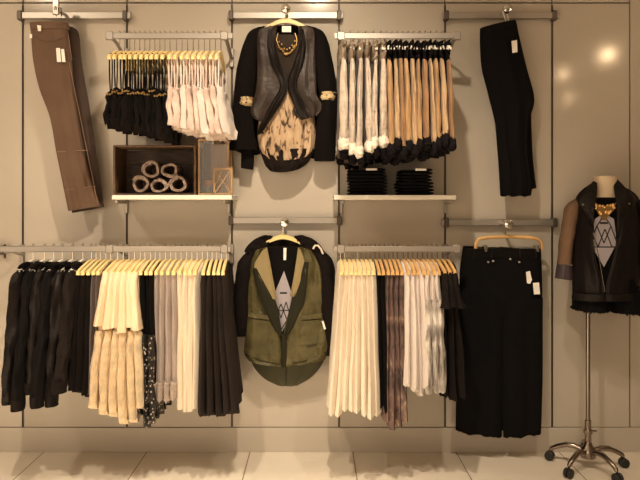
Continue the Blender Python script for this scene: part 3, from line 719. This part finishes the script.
# --- black jeans, top right
def black_jeans():
    t = thing('jeans', tuple(P(505,20,.13)), 'black jeans hanging tilted from one corner at the top right', 'jeans')
    b = fshell([((482,36),(514,28)),((482,60),(522,55)),((486,85),(531,90)),((494,120),(531,118)),((500,155),(533,158)),((504,196),(536,188))], .10, .04, 8, nu=16, amp=.004, wr=.006); b.build('leg', M['navy_black'], t)
    b = fshell([((480,30),(516,21)),((480,45),(521,42)),((482,72),(528,72)),((489,98),(534,100)),((494,118),(529,122)),((497,150),(528,150)),((499,180),(532,182)),((500,196),(531,196))], .15, .055, 9, nu=18, amp=.005, wr=.010, hem=.003); b.build('leg', M['navy_black'], t)
    b = fshell([((480,28.5),(515.5,20)),((480,34),(517.5,26.5))], .153, .06, 1, nu=14, amp=.001); b.build('waistband', M['black'], t)
    b = MB(); b.tube([tuple(P(x,y,.186)) for x,y in ((484,38),(492,46),(505,44),(516,36))], .0014, 6); b.build('pocket_seam', M['charcoal'], t)
    b = MB(); poly(b,[(511.5,41),(517,40),(517.5,52),(512.5,53)],.196); tag(b.build('price_tag', M['tag'], t, smooth=False),'white card price tag')
    h = hook_tr; e = P(511,23,.15); b = MB(); b.tube([(e.x-.004,h.y,e.z-.005),(h.x+.010,h.y,h.z-.0),(h.x+.008,h.y,h.z+.011),(h.x-.006,h.y,h.z+.012),(h.x-.012,h.y,h.z-.005),(e.x-.014,h.y,e.z-.008)], .003, 6); tag(b.build('hanging_loop', M['tag'], t), 'white hanging loop')
black_jeans()
# --- wide black trousers, lower right
def wide_trousers():
    d = .13; c = P(508,238,d)
    t = thing('trouser_hanger', tuple(c), 'wooden clip hanger holding the wide black trousers', 'hanger')
    b = MB(); b.tube([tuple(P(x,y,d)) for x,y in ((475.5,250),(476,243),(479,239),(486,237.5),(508,236.5),(530,237.5),(538,239),(541.5,243),(542,250))], .0095, 8); b.build('frame', M['hanger_tan'], t)
    b = MB(); b.tube([tuple(P(476,247,d)),tuple(P(542,247,d))], .0025, 6); b.build('cross_wire', M['chrome'], t)
    for x in (484,535):
        q = P(x,247.5,d); b = MB(); b.box((q.x-.010,q.y-.041,q.z-.020),(q.x+.010,q.y-.034,q.z+.016),.003); b.box((q.x-.010,q.y-.036,q.z+.006),(q.x+.010,q.y+.006,q.z+.014),.002); b.build('clip', M['chrome'], t)
    h = hook_mr; r = .014; top = h.z+.0105; b = MB(); path = [(h.x,-d,c.z),(h.x,-d,top-2*r)]
    for k in range(9):
        a = -PI/2+PI*1.3*k/8; path.append((h.x+r*math.cos(a), -d, top-r+r*math.sin(a)))
    b.tube(path, .0024, 6); b.build('hook', M['chrome'], t)
    d = .135
    t = thing('trousers', tuple(P(500,250,d)), 'wide leg black trousers clipped to a wooden hanger', 'trousers')
    b = fshell([((465,250),(541,250)),((463,270),(542,270)),((461,300),(542.5,300)),((461,318),(542,318),.55)], d, .055, 20, nu=22, amp=.003, wr=.006); b.build('hips', M['navy_black'], t)
    b = fshell([((461,298),(503,298)),((459.5,330),(503.5,330)),((458,380),(503,380)),((457,431),(502,437))], d, .058, 21, nu=16, amp=.007, wr=.006, hem=.003, freq=2); b.build('leg', M['navy_black'], t)
    b = fshell([((501,298),(543,298)),((501,330),(543,330)),((501.5,380),(543,380)),((503,437),(541,433))], d, .058, 22, nu=16, amp=.007, wr=.006, hem=.003, freq=2); b.build('leg', M['navy_black'], t)
    b = fshell([((465,248.5),(541,248.5)),((464.5,257),(541.5,257))], d, .061, 2, nu=16, amp=.001); b.build('waistband', M['black'], t)
    for x in (473,490,518,534):
        b = MB(); q = P(x,253,d); b.box((q.x-.004,q.y-.036,q.z-.026),(q.x+.004,q.y-.030,q.z+.024),.001); b.build('belt_loop', M['charcoal'], t, smooth=False)
    for x,y in ((488,262),(493,261),(519,262),(510,259)):
        b = MB(); q = P(x,y,d+.028); b.lathe(q, [(.001,-.010),(.0055,-.008),(.0055,.0)], 10, ax='y'); tag(b.build('stud', M['steel'], t),'small metal stud')
    b = MB(); poly(b,[(526,272),(530,271),(532,280),(530,284),(527,283)],d+.036); tag(b.build('price_tag', M['tag'], t, smooth=False),'rounded white price tag'); b = MB(); poly(b,[(533,283),(539,282.5),(540,294),(534,294.5)],d+.038); tag(b.build('price_tag', M['tag'], t, smooth=False),'square white price tag')
    t = thing('trousers', tuple(P(500,250,.07)), 'black trousers half hidden behind the wide black pair', 'trousers')
    b = fshell([((463,247),(538,250)),((460,268),(539,270)),((459,300),(540,300)),((457,360),(538,360)),((455.5,430),(536,430))], .07, .045, 23, nu=18, amp=.004, wr=.006, hem=.003); b.build('legs', M['navy_black'], t)
    b = fshell([((463,246),(538,249)),((462,254),(538.5,256))], .07, .05, 3, nu=14, amp=.001); b.build('waistband', M['black'], t)
wide_trousers()

# --- leather jacket outfit, top middle
def outfit_leather():
    d = .13
    front_hanger(hook_tm, 286, 19.5, 29, 46, d, 'pale wooden hanger carrying the leather jacket and patterned dress')
    t = thing('coat', tuple(P(286,30,.07)), 'black velvet coat with wide sleeves under the leather waistcoat', 'coat')
    b = fshell([((266,26),(307,26)),((254,31),(318,31)),((250,60),(321,60)),((244,95),(327,95)),((238,120),(333,120)),((229,147),(335,152)),((232,152),(333,160))], .055, .045, 30, nu=22, amp=.006, wr=.01, hem=.008); b.build('back_panel', M['velvet'], t)
    for side,pts,rad in (('l',[(262,28),(255,34,.0),(249,55,.02),(245,80,.03),(243,103,.03),(243,130,.02),(243,150,.0)],[(5,5),(7.5,7),(9,8),(9.5,9),(9.5,9),(11.5,9),(13.5,9)]),
                        ('r',[(311,28),(317,34,.0),(322,55,.02),(326,80,.03),(328,103,.03),(326,130,.02),(325,161,.0)],[(5,5),(7.5,7),(9,8),(9.5,9),(9.5,9),(10,9),(10,9)])):
        b = floft(pts, rad, .125, n=18, amp=.06, freq=5, wr=.12, seed=3 if side=='l' else 7); s = b.build('sleeve', M['velvet'], t)
        x, y = (246,102) if side=='l' else (328,97)
        b = floft([(x,y-4.5,.03),(x,y-3,.035),(x,y+3,.035),(x,y+5,.03)], [(5,7),(7.2,10.5),(7.4,10.5),(5.5,8)] if side=='l' else [(6,8),(8,10.5),(8,10.5),(6,8)], .125, n=18, amp=.05, freq=4, wr=.25, seed=4)
        tag(b.build('cuff', M['leopard'], s), 'turned back patterned cuff')
    b = fshell([((241,150),(254,150)),((241,160),(254,161)),((241,168),(253,170))], .10, .02, 6, nu=8, amp=.003); b.build('sash_end', M['black'], t)
    t = thing('dress', tuple(P(286,32,.14)), 'tan and black streaked print dress with a black gathered hem', 'dress')
    b = fshell([((268,36),(304,36)),((264,50),(309,50)),((264,75),(309,75)),((263,90),(309,90))], .12, .06, 41, nu=18, amp=.003, wr=.006); tag(b.build('bodice', M['gauze'], t), 'dark gauze bodice')
    b = fshell([((263,84),(310,84)),((261,100),(312,100)),((258,125),(315,122)),((258,142),(316,140)),((261,152),(314,151)),((265,158),(309,156))], .125, .085, 42, nu=30, n=6, amp=.008, freq=5, wr=.008, bow=.02); b.build('skirt', M['tie_dye'], t)
    b = fshell([((259,150),(315,149)),((262,157),(312,156)),((265,165),(308,163)),((270,171),(301,168))], .123, .088, 43, nu=22, amp=.006, freq=6, wr=.012, bow=.012); tag(b.build('hem_band', M['charcoal'], t), 'black gathered hem band')
    b = MB(); poly(b,[(282,26),(291,26),(291,32),(282,32)],.145); b.build('neck_label', M['tag'], t, smooth=False)
    t = thing('leather_jacket', tuple(P(286,30,.17)), 'dark brown leather waterfall jacket hanging open over the print dress', 'jacket')
    b = fshell([((268,26.5),(277,27)),((258,32),(276,40)),((257,55),(279,60)),((257,75),(286,82)),((255,95),(282,97)),((249,108),(272,114)),((253,118),(266,124))], .175, .03, 45, nu=14, amp=.005, wr=.012, freq=2); b.build('front_panel', M['leather_grey'], t)
    b = fshell([((298,27),(306,26.5)),((299,40),(314,31)),((297,60),(315,55)),((290,82),(316,75)),((293,97),(317,95)),((302,110),(322,106)),((309,118),(318,115))], .178, .03, 46, nu=14, amp=.005, wr=.012, freq=2); b.build('front_panel', M['leather_grey'], t)
    b = fshell([((268,30),(273,30)),((267,45),(276,48)),((271,65),(281,66)),((280,86),(288,87)),((268,108),(280,106)),((259,128),(268,124)),((258,135),(262,133))], .195, .022, 47, nu=10, amp=.004, wr=.01); b.build('lapel', M['leather'], t)
    b = fshell([((299,30),(304,30)),((299,45),(306,46)),((293,65),(303,66)),((287,84),(297,87)),((294,106),(304,104)),((301,120),(309,118))], .192, .022, 48, nu=10, amp=.004, wr=.01); b.build('lapel', M['leather'], t)
    t = thing('necklace', tuple(P(286,45,.18)), 'gold bib necklace laid over the dress under the leather jacket', 'necklace')
    b = MB(); b.tube([tuple(P(x,y,.158)) for x,y in ((278,33),(276.5,40),(279,47),(285,53),(291,53),(296,47),(297,40),(295,33))], .0018, 6); b.build('chain', M['gold'], t)
    b = MB(); rnd = random.Random(2)
    for k in range(13):
        a = k/12; x = 279+16*a; y = 46+8*math.sin(PI*a)+rnd.uniform(-1,1)
        q = P(x,y,.163); b.lathe(q, [(.001,-.006),(.006,-.003),(.007,0),(.004,.004)], 8, ax='y')
        if k%2 == 0: q = P(x,y-5,.160); b.lathe(q, [(.001,-.005),(.005,-.002),(.005,.002)], 8, ax='y')
    b.build('pendants', M['gold'], t)
outfit_leather()

def graphic(t, pts, lines, bars, d):
    b = MB(); poly(b, pts, d, .001); g_ = b.build('print', M['graphic'], t, smooth=False); g_['label'] = 'grey diamond print with black triangles'
    b = MB()
    for A,B in lines: strip(b, A, B, .0055, d+.0012, .0011)
    for A,B in bars: strip(b, A, B, .010, d+.0012, .0011)
    b.build('print_lines', M['ink'], g_, smooth=False)
# --- olive parka outfit, lower middle
def outfit_parka():
    d = .13
    front_hanger(hook_mm, 283, 235.5, 244, 40, d, 'pale wooden hanger carrying the olive parka outfit')
    t = thing('shirt', tuple(P(286,300,.07)), 'bottle green shirt with rounded tail showing below the olive parka', 'shirt')
    b = fshell([((254,262),(320,262)),((250,300),(324,300)),((249,340),(325,340)),((250,357),(325,357)),((255,369),(319,369)),((265,379),(309,379)),((277,385),(298,385))], .075, .05, 50, nu=22, n=6, amp=.003, wr=.004); b.build('body', M['shirt_green'], t)
    b = MB(); b.tube([tuple(P(286,y,.104)) for y in (345,360,375,385)], .0015, 6); b.build('placket_seam', M['olive_dark'], t)
    t = thing('t_shirt', tuple(P(284,250,.13)), 'black t-shirt with a grey diamond print inside the olive parka', 't-shirt')
    b = fshell([((268,246),(299,246)),((264,252),(303,252)),((263,300),(304,300)),((263,345),(304,345))], .13, .045, 51, nu=16, amp=.001, wr=.002); b.build('body', M['black'], t)
    b = MB(); poly(b,[(283.5,248),(286.5,248),(286,260),(283.5,260)],.156); b.build('neck_label', M['tag'], t, smooth=False)
    graphic(t, [(284,271),(293,297),(287,322),(281,334),(274,318),(273,297)], [((275,301),(281,318)),((281,318),(286,302)),((286,302),(291,318)),((275,318),(281,304)),((281,304),(287,320)),((287,320),(292,304)),((274,311),(292,310)),((276,321),(281,330)),((281,330),(287,320))], [((280,293),(287,293))], .1545)
    t = thing('hooded_jacket', tuple(P(286,245,.09)), 'black hooded jacket whose sleeves show beside the olive parka', 'jacket')
    b = fshell([((266,238),(301,238)),((250,250),(322,250)),((246,300),(326,300)),((246,345),(326,345))], .035, .04, 52, nu=20, amp=.004, wr=.006); b.build('back_panel', M['black_warm'], t)
    for pts, rad, sd in (([(254,250),(247,262,.02),(243,285,.04),(241,310,.04),(241,334,.03)],[(5,6),(8,8),(8.5,9),(8,9),(7,8)],1),([(318,250),(324,262,.02),(328,290,.04),(330,320,.04),(330,353,.03)],[(5,6),(8.5,8),(8.5,9),(8,9),(7,8)],2)):
        b = floft(pts, rad, .10, n=16, amp=.05, freq=4, wr=.22, seed=sd); s = b.build('sleeve', M['black_warm'], t)
        e = pts[-1]; b = floft([(e[0],e[1]-6,.03),(e[0],e[1]+1,.03)], [(7.8,9),(7.6,9)], .10, n=16, wr=.1); b.build('cuff', M['black'], s)
        if sd == 2:
            b = MB(); poly(b,[(321.5,321),(323.5,321),(326,329),(324,329.5)],.188); tag(b.build('sleeve_tag', M['tag'], s, smooth=False),'small white sleeve tag')
    for R in ([((264,235),(273,236)),((255,239),(271,243)),((247,246),(268,251)),((244,252),(262,258))],[((294,236),(303,235)),((297,243),(313,239)),((300,251),(321,246)),((305,258),(324,252))]):
        b = fshell(R, .115, .06, 53, nu=12, amp=.004, wr=.02); b.build('hood', M['black_warm'], t)
    b = MB(); b.tube([tuple(P(x,y,.158)) for x,y in ((313,249),(315,245.5),(318,245.5),(321,249),(323,254))], .0055, 8); tag(b.build('drawcord', M['white'], t),'white drawcord loop')
    t = thing('parka', tuple(P(285,250,.18)), 'olive waxed parka hanging open on the lower middle wall', 'parka')
    b = fshell([((256,250),(267,247)),((249,268),(268,270)),((247,300),(275,302)),((246,330),(282,332)),((244,352),(283,358)),((248,361),(283,367))], .165, .036, 55, nu=20, n=8, amp=.005, wr=.028, freq=2); b.build('front_panel', M['olive'], t)
    b = fshell([((299,247),(311,250)),((297,270),(320,268)),((291,302),(323,300)),((284,332),(325,330)),((284.5,358),(328,350)),((284.5,367),(325,360))], .165, .036, 56, nu=20, n=8, amp=.005, wr=.028, freq=2); b.build('front_panel', M['olive'], t)
    b = fshell([((262,251),(267,247)),((254,266),(270,262)),((261,282),(274,284)),((271,298),(277,300))], .19, .012, 57, nu=8, amp=.002, wr=.004); tag(b.build('lapel', M['olive_light'], t),'light olive lapel')
    b = fshell([((298,247),(301,250)),((296,262),(305,264)),((293,280),(301,281)),((290,296),(295,297))], .19, .012, 58, nu=8, amp=.002, wr=.004); tag(b.build('lapel', M['olive_light'], t),'light olive lapel')
    b = fshell([((253,268),(257,268)),((256,285),(266,284)),((262,305),(276,302)),((272,325),(281,326)),((279,335),(282.5,336))], .188, .016, 59, nu=8, amp=.002, wr=.004); tag(b.build('facing', M['olive_dark'], t),'dark green front facing')
    b = fshell([((303,262),(309,262)),((297,284),(307,284)),((291,302),(304,304)),((286,325),(294,326)),((284,335),(287,336))], .188, .016, 60, nu=8, amp=.002, wr=.004); tag(b.build('facing', M['olive_dark'], t),'dark green front facing')
    for a in (((248,312),(273,316),(272,320),(248,317)),((294,316),(322,313),(322,318),(295,320))):
        b = fshell([(a[0],a[1]),(a[3],a[2])], .182, .020, 61, nu=10, amp=.002); b.build('pocket_flap', M['olive'], t)
    for a in (((249,318),(271,321),(271,344),(248,341)),((296,321),(322,319),(324,342),(296,345))):
        b = fshell([(a[0],a[1]),(a[3],a[2])], .172, .030, 62, nu=10, amp=.002, wr=.01); b.build('pocket', M['olive'], t)
    b = fshell([((281.5,334),(286,334)),((281.5,350),(286.5,350)),((281.5,367),(286.5,367))], .186, .014, 63, nu=6, amp=.001); b.build('zip_placket', M['olive_dark'], t)
    b = MB(); b.tube([tuple(P(x,y,.185)) for x,y in ((244.5,354),(262,361),(283,365))], .0022, 6); b.tube([tuple(P(x,y,.185)) for x,y in ((284.5,365),(305,361),(327,352))], .0022, 6); b.build('hem_seam', M['olive_dark'], t)
outfit_parka()

# ------------------------------------------------------------------ mannequin
def mannequin():
    D = .22; k = (DW-D)/F; hx = P(588,400,D).x; cx = P(607,250,D).x
    t = thing('mannequin', (hx,-D,0), 'cream mannequin torso on a tall wheeled metal pole at the right', 'mannequin')
    def z(y): return CZ-(y-HY)*k
    b = MB()
    loft(b, [(cx-.01,-D,z(176)),(cx-.01,-D,z(178)),(cx-.01,-D,z(192)),(cx-.005,-D,z(198)),(cx,-D,z(203)),(cx,-D,z(212)),(cx,-D,z(228)),(cx,-D,z(252)),(cx,-D,z(272)),(cx,-D,z(288)),(cx,-D,z(296))], [(.045,.045),(.058,.056),(.060,.058),(.082,.066),(.130,.075),(.150,.088),(.140,.10),(.118,.088),(.130,.09),(.14,.09),(.10,.06)], n=24, sub=4)
    b.build('torso', M['mann'], t)
    b = MB(); b.tube([(hx,-D,.095),(hx,-D,z(420))], .0165, 14); b.tube([(hx,-D,z(432)),(hx,-D,z(302))], .0115, 14); b.build('pole', M['dark_chrome'], t)
    b = MB(); b.lathe((hx,-D,z(431)), [(.012,-.012),(.023,-.010),(.023,.008),(.013,.012)], 18); b.tube([(hx+.015,-D,z(431)),(hx+.045,-D,z(431))], .005, 8); b.build('height_collar', M['dark_chrome'], t)
    b = MB(); b.lathe((hx,-D,.085), [(.02,-.03),(.038,-.026),(.042,.0),(.035,.025),(.022,.04),(.018,.055)], 22); b.build('hub', M['dark_chrome'], t)
    for q in (291,3,75,147,219):
        a = math.radians(q); ca, sa = math.cos(a), math.sin(a)
        def at(r,zz): return (hx+r*ca, -D+r*sa, zz)
        b = MB(); b.tube([at(.03,.092),at(.07,.105),at(.11,.103),at(.155,.085),at(.185,.068),at(.192,.056)], [.013,.0145,.014,.013,.012,.010], 10); leg = b.build('base_leg', M['dark_chrome'], t)
        b = MB(); tx, ty = -sa, ca
        b.tube([at(.192,.060),at(.192,.040)], .006, 8)
        for s in (-1,1):
            c = Vector(at(.196,.025))+Vector((tx,ty,0))*.011*s; vs = []; n = 16
            for (r,h) in ((.006,-.008),(.022,-.008),(.025,-.005),(.025,.005),(.022,.008),(.006,.008)):
                for j in range(n):
                    an = 2*PI*j/n; vs.append(c+Vector((tx,ty,0))*h+Vector((ca,sa,0))*r*math.cos(an)+Vector((0,0,1))*r*math.sin(an))
            fs = [(i*n+j,i*n+(j+1)%n,(i+1)*n+(j+1)%n,(i+1)*n+j) for i in range(5) for j in range(n)]+[list(range(n)),[5*n+j for j in range(n)]]
            b.add(vs, fs)
        b.build('caster', M['rubber'], leg)
    # clothes
    t = thing('t_shirt', (cx,-D-.1,z(210)), 'black t-shirt with grey diamond print on the mannequin', 't-shirt')
    b = MB(); loft(b, [(cx-.005,-D,z(197.5)),(cx-.003,-D,z(201)),(cx,-D,z(206)),(cx,-D,z(214)),(cx,-D,z(230)),(cx,-D,z(254)),(cx,-D,z(274)),(cx,-D,z(290))], [(.088,.071),(.105,.078),(.145,.086),(.160,.097),(.150,.109),(.130,.100),(.144,.104),(.158,.108)], n=28, sub=4, wr=.02); b.build('body', M['black'], t)
    b = MB(); n = 26
    b.tube([(cx-.005+.090*math.cos(2*PI*j/n), -D+.074*math.sin(2*PI*j/n), z(198.5)-(.012 if math.sin(2*PI*j/n) < 0 else 0)*abs(math.sin(2*PI*j/n))) for j in range(n+1)], .0075, 8); b.build('neckband', M['black'], t)
    dg = D+.1155
    kk = (DW-dg)/(DW-D)
    def g(x,y): return (x,y)
    graphic(t, [(595,219),(604,213),(614,219),(617,243),(604,267),(590,243)], [((590,243),(597,226)),((597,226),(604,243)),((604,243),(611,226)),((611,226),(617,243)),((591,230),(598,247)),((598,247),(605,229)),((605,229),(612,247)),((590,247),(617,247)),((597,226),(604,215)),((604,215),(611,226))], [((600,223),(608,223))], dg)
    t = thing('necklace', (cx,-D-.12,z(205)), 'gold bib necklace at the neck of the mannequin', 'necklace')
    b = MB(); rnd = random.Random(5)
    poly(b, [(595,203),(600,205),(607,206),(613,204),(616,203),(614,210),(609,216),(604,221),(599,215),(596,209)], D+.123, .003)
    for j in range(22):
        x = rnd.uniform(596,615); y = rnd.uniform(204,218-abs(x-605)); q = P(x,y,D+.126); b.lathe(q, [(.001,-.006),(.006,-.003),(.007,.001),(.003,.004)], 8, ax='y')
    b.build('bib', M['gold'], t)
    b = MB(); b.tube([tuple(P(x,y,dd)) for x,y,dd in ((591,197,D+.03),(592,200,D+.08),(596,204,D+.118))], .003, 6); b.tube([tuple(P(x,y,dd)) for x,y,dd in ((619,197,D+.03),(619,200,D+.08),(615,204,D+.118))], .003, 6); b.build('chain', M['gold'], t)
    t = thing('shorts', (cx,-D,z(300)), 'black shorts with ragged hems on the mannequin', 'shorts')
    b = MB(); loft(b, [(cx,-D,z(276)),(cx,-D,z(286)),(cx,-D,z(299))], [(.150,.108),(.160,.112),(.172,.116)], n=28, sub=4, wr=.03); b.build('hips', M['navy_black'], t)
    for s,yb_ in ((-1,309),(1,311)):
        b = MB(); loft(b, [(cx+s*.088,-D,z(290)),(cx+s*.092,-D,z(300)),(cx+s*.094,-D,z(yb_))], [(.078,.11),(.084,.115),(.086,.118)], n=26, sub=5, wr=.06, seed=s+3, amp=.03, freq=6); l = b.build('leg', M['navy_black'], t)
        b = MB(); rnd = random.Random(s+8)
        for j in range(34):
            a = 2*PI*j/34; x, y = cx+s*.094+.083*math.cos(a), -D+.114*math.sin(a); zz = z(yb_)+.004
            b.tube([(x,y,zz),(x+rnd.uniform(-.006,.006),y,zz-rnd.uniform(.004,.012))], .006, 5)
        b.build('frayed_hem', M['black'], l)
    t = thing('biker_jacket', (cx,-D-.1,z(240)), 'black leather biker jacket worn open by the mannequin', 'jacket')
    fr = .125
    b = fshell([((584,190,.04),(592,194,.06)),((576,199,.02),(594,208,.105)),((573,225,.0),(592,230,.128)),((573,255,.01),(597,262,.128)),((573,285,.02),(604,284,.128)),((574,300,.02),(605,298,.125))], D, .03, 71, nu=16, n=6, amp=.003, wr=.010, bulge=.02); b.build('front_panel', M['leather'], t)
    b = fshell([((619,194,.06),(627,190,.04)),((616,208,.105),(637,199,.02)),((618,230,.128),(641,225,.0)),((612,262,.128),(641,255,.01)),((606,284,.128),(641,285,.02)),((606,298,.125),(641,300,.02))], D, .03, 72, nu=16, n=6, amp=.003, wr=.010, bulge=.02); b.build('front_panel', M['leather'], t)
    b = fshell([((590,184),(619,184)),((576,197),(638,197)),((571,225),(643,225)),((572,260),(642,260)),((572,300),(642,300))], D-.115, .03, 73, nu=18, amp=.003, wr=.006, bulge=-.03); b.build('back_panel', M['leather'], t)
    for R in ([((593,181,.02),(597,183,.04)),((586,190,.07),(597,196,.09)),((578,203,.09),(595,210,.13)),((585,214,.11),(594,224,.14)),((592,230,.13),(594,240,.142))],[((613,183,.04),(617,179,.02)),((615,196,.09),(626,188,.07)),((617,210,.13),(634,201,.09)),((617,224,.14),(628,214,.11)),((616,240,.142),(618,230,.13))]):
        b = fshell(R, D, .016, 74, nu=10, n=5, amp=.002, wr=.004); l = b.build('lapel', M['leather'], t)
        q = R[2]; m_ = ((q[0][0]*.7+q[1][0]*.3), (q[0][1]*.7+q[1][1]*.3)-.5) if R[0][0][0] < 600 else ((q[0][0]*.3+q[1][0]*.7), (q[0][1]*.3+q[1][1]*.7))
        b = MB(); b.lathe(P(m_[0],m_[1],D+.118), [(.001,-.006),(.005,-.005),(.006,0)], 10, ax='y'); b.build('snap', M['chrome'], l)
    # sleeves: the left one in the photo is pushed up and brown with a plum cuff, hanging away from the body
    for s,pts,rad,m_ in ((-1,[(580,199),(573,207),(569,225),(566,245),(564,264)],[(5,6),(7.5,9),(7,9),(6.5,8.5),(7,8)],'sleeve_brown'),(1,[(633,199),(641,207),(645,225),(648,245),(650,264)],[(5,6),(7.5,9),(7,9),(6.5,8.5),(7,8)],'leather')):
        b = floft(pts, rad, D, n=16, amp=.04, freq=4, wr=.15, seed=s+20); l = b.build('sleeve', M[m_], t)
        if s < 0: l['label'] = 'brown suede sleeve'
        e = pts[-1]; b = fshell([((e[0]-6.5,e[1]-2),(e[0]+8,e[1]+2)),((e[0]-9,e[1]+14),(e[0]+9,e[1]+16))], D, .085, 75, nu=12, amp=.002, pw=2); c = b.build('cuff', M['purple_cuff'], l)
    b = MB(); b.tube([tuple(P(x,y,D+.145)) for x,y in ((593,232),(599,258),(605,292))], .002, 6); b.build('zip', M['dark_chrome'], t)
    b = fshell([((573,293,.05),(606,294,.135)),((573,300,.05),(606,301,.135))], D, .03, 76, nu=12, amp=.001, bulge=.02); b.build('waistband', M['leather'], t)
    b = fshell([((606,294,.135),(641,293,.05)),((606,301,.135),(641,300,.05))], D, .03, 77, nu=12, amp=.001, bulge=.02); b.build('waistband', M['leather'], t)
mannequin()
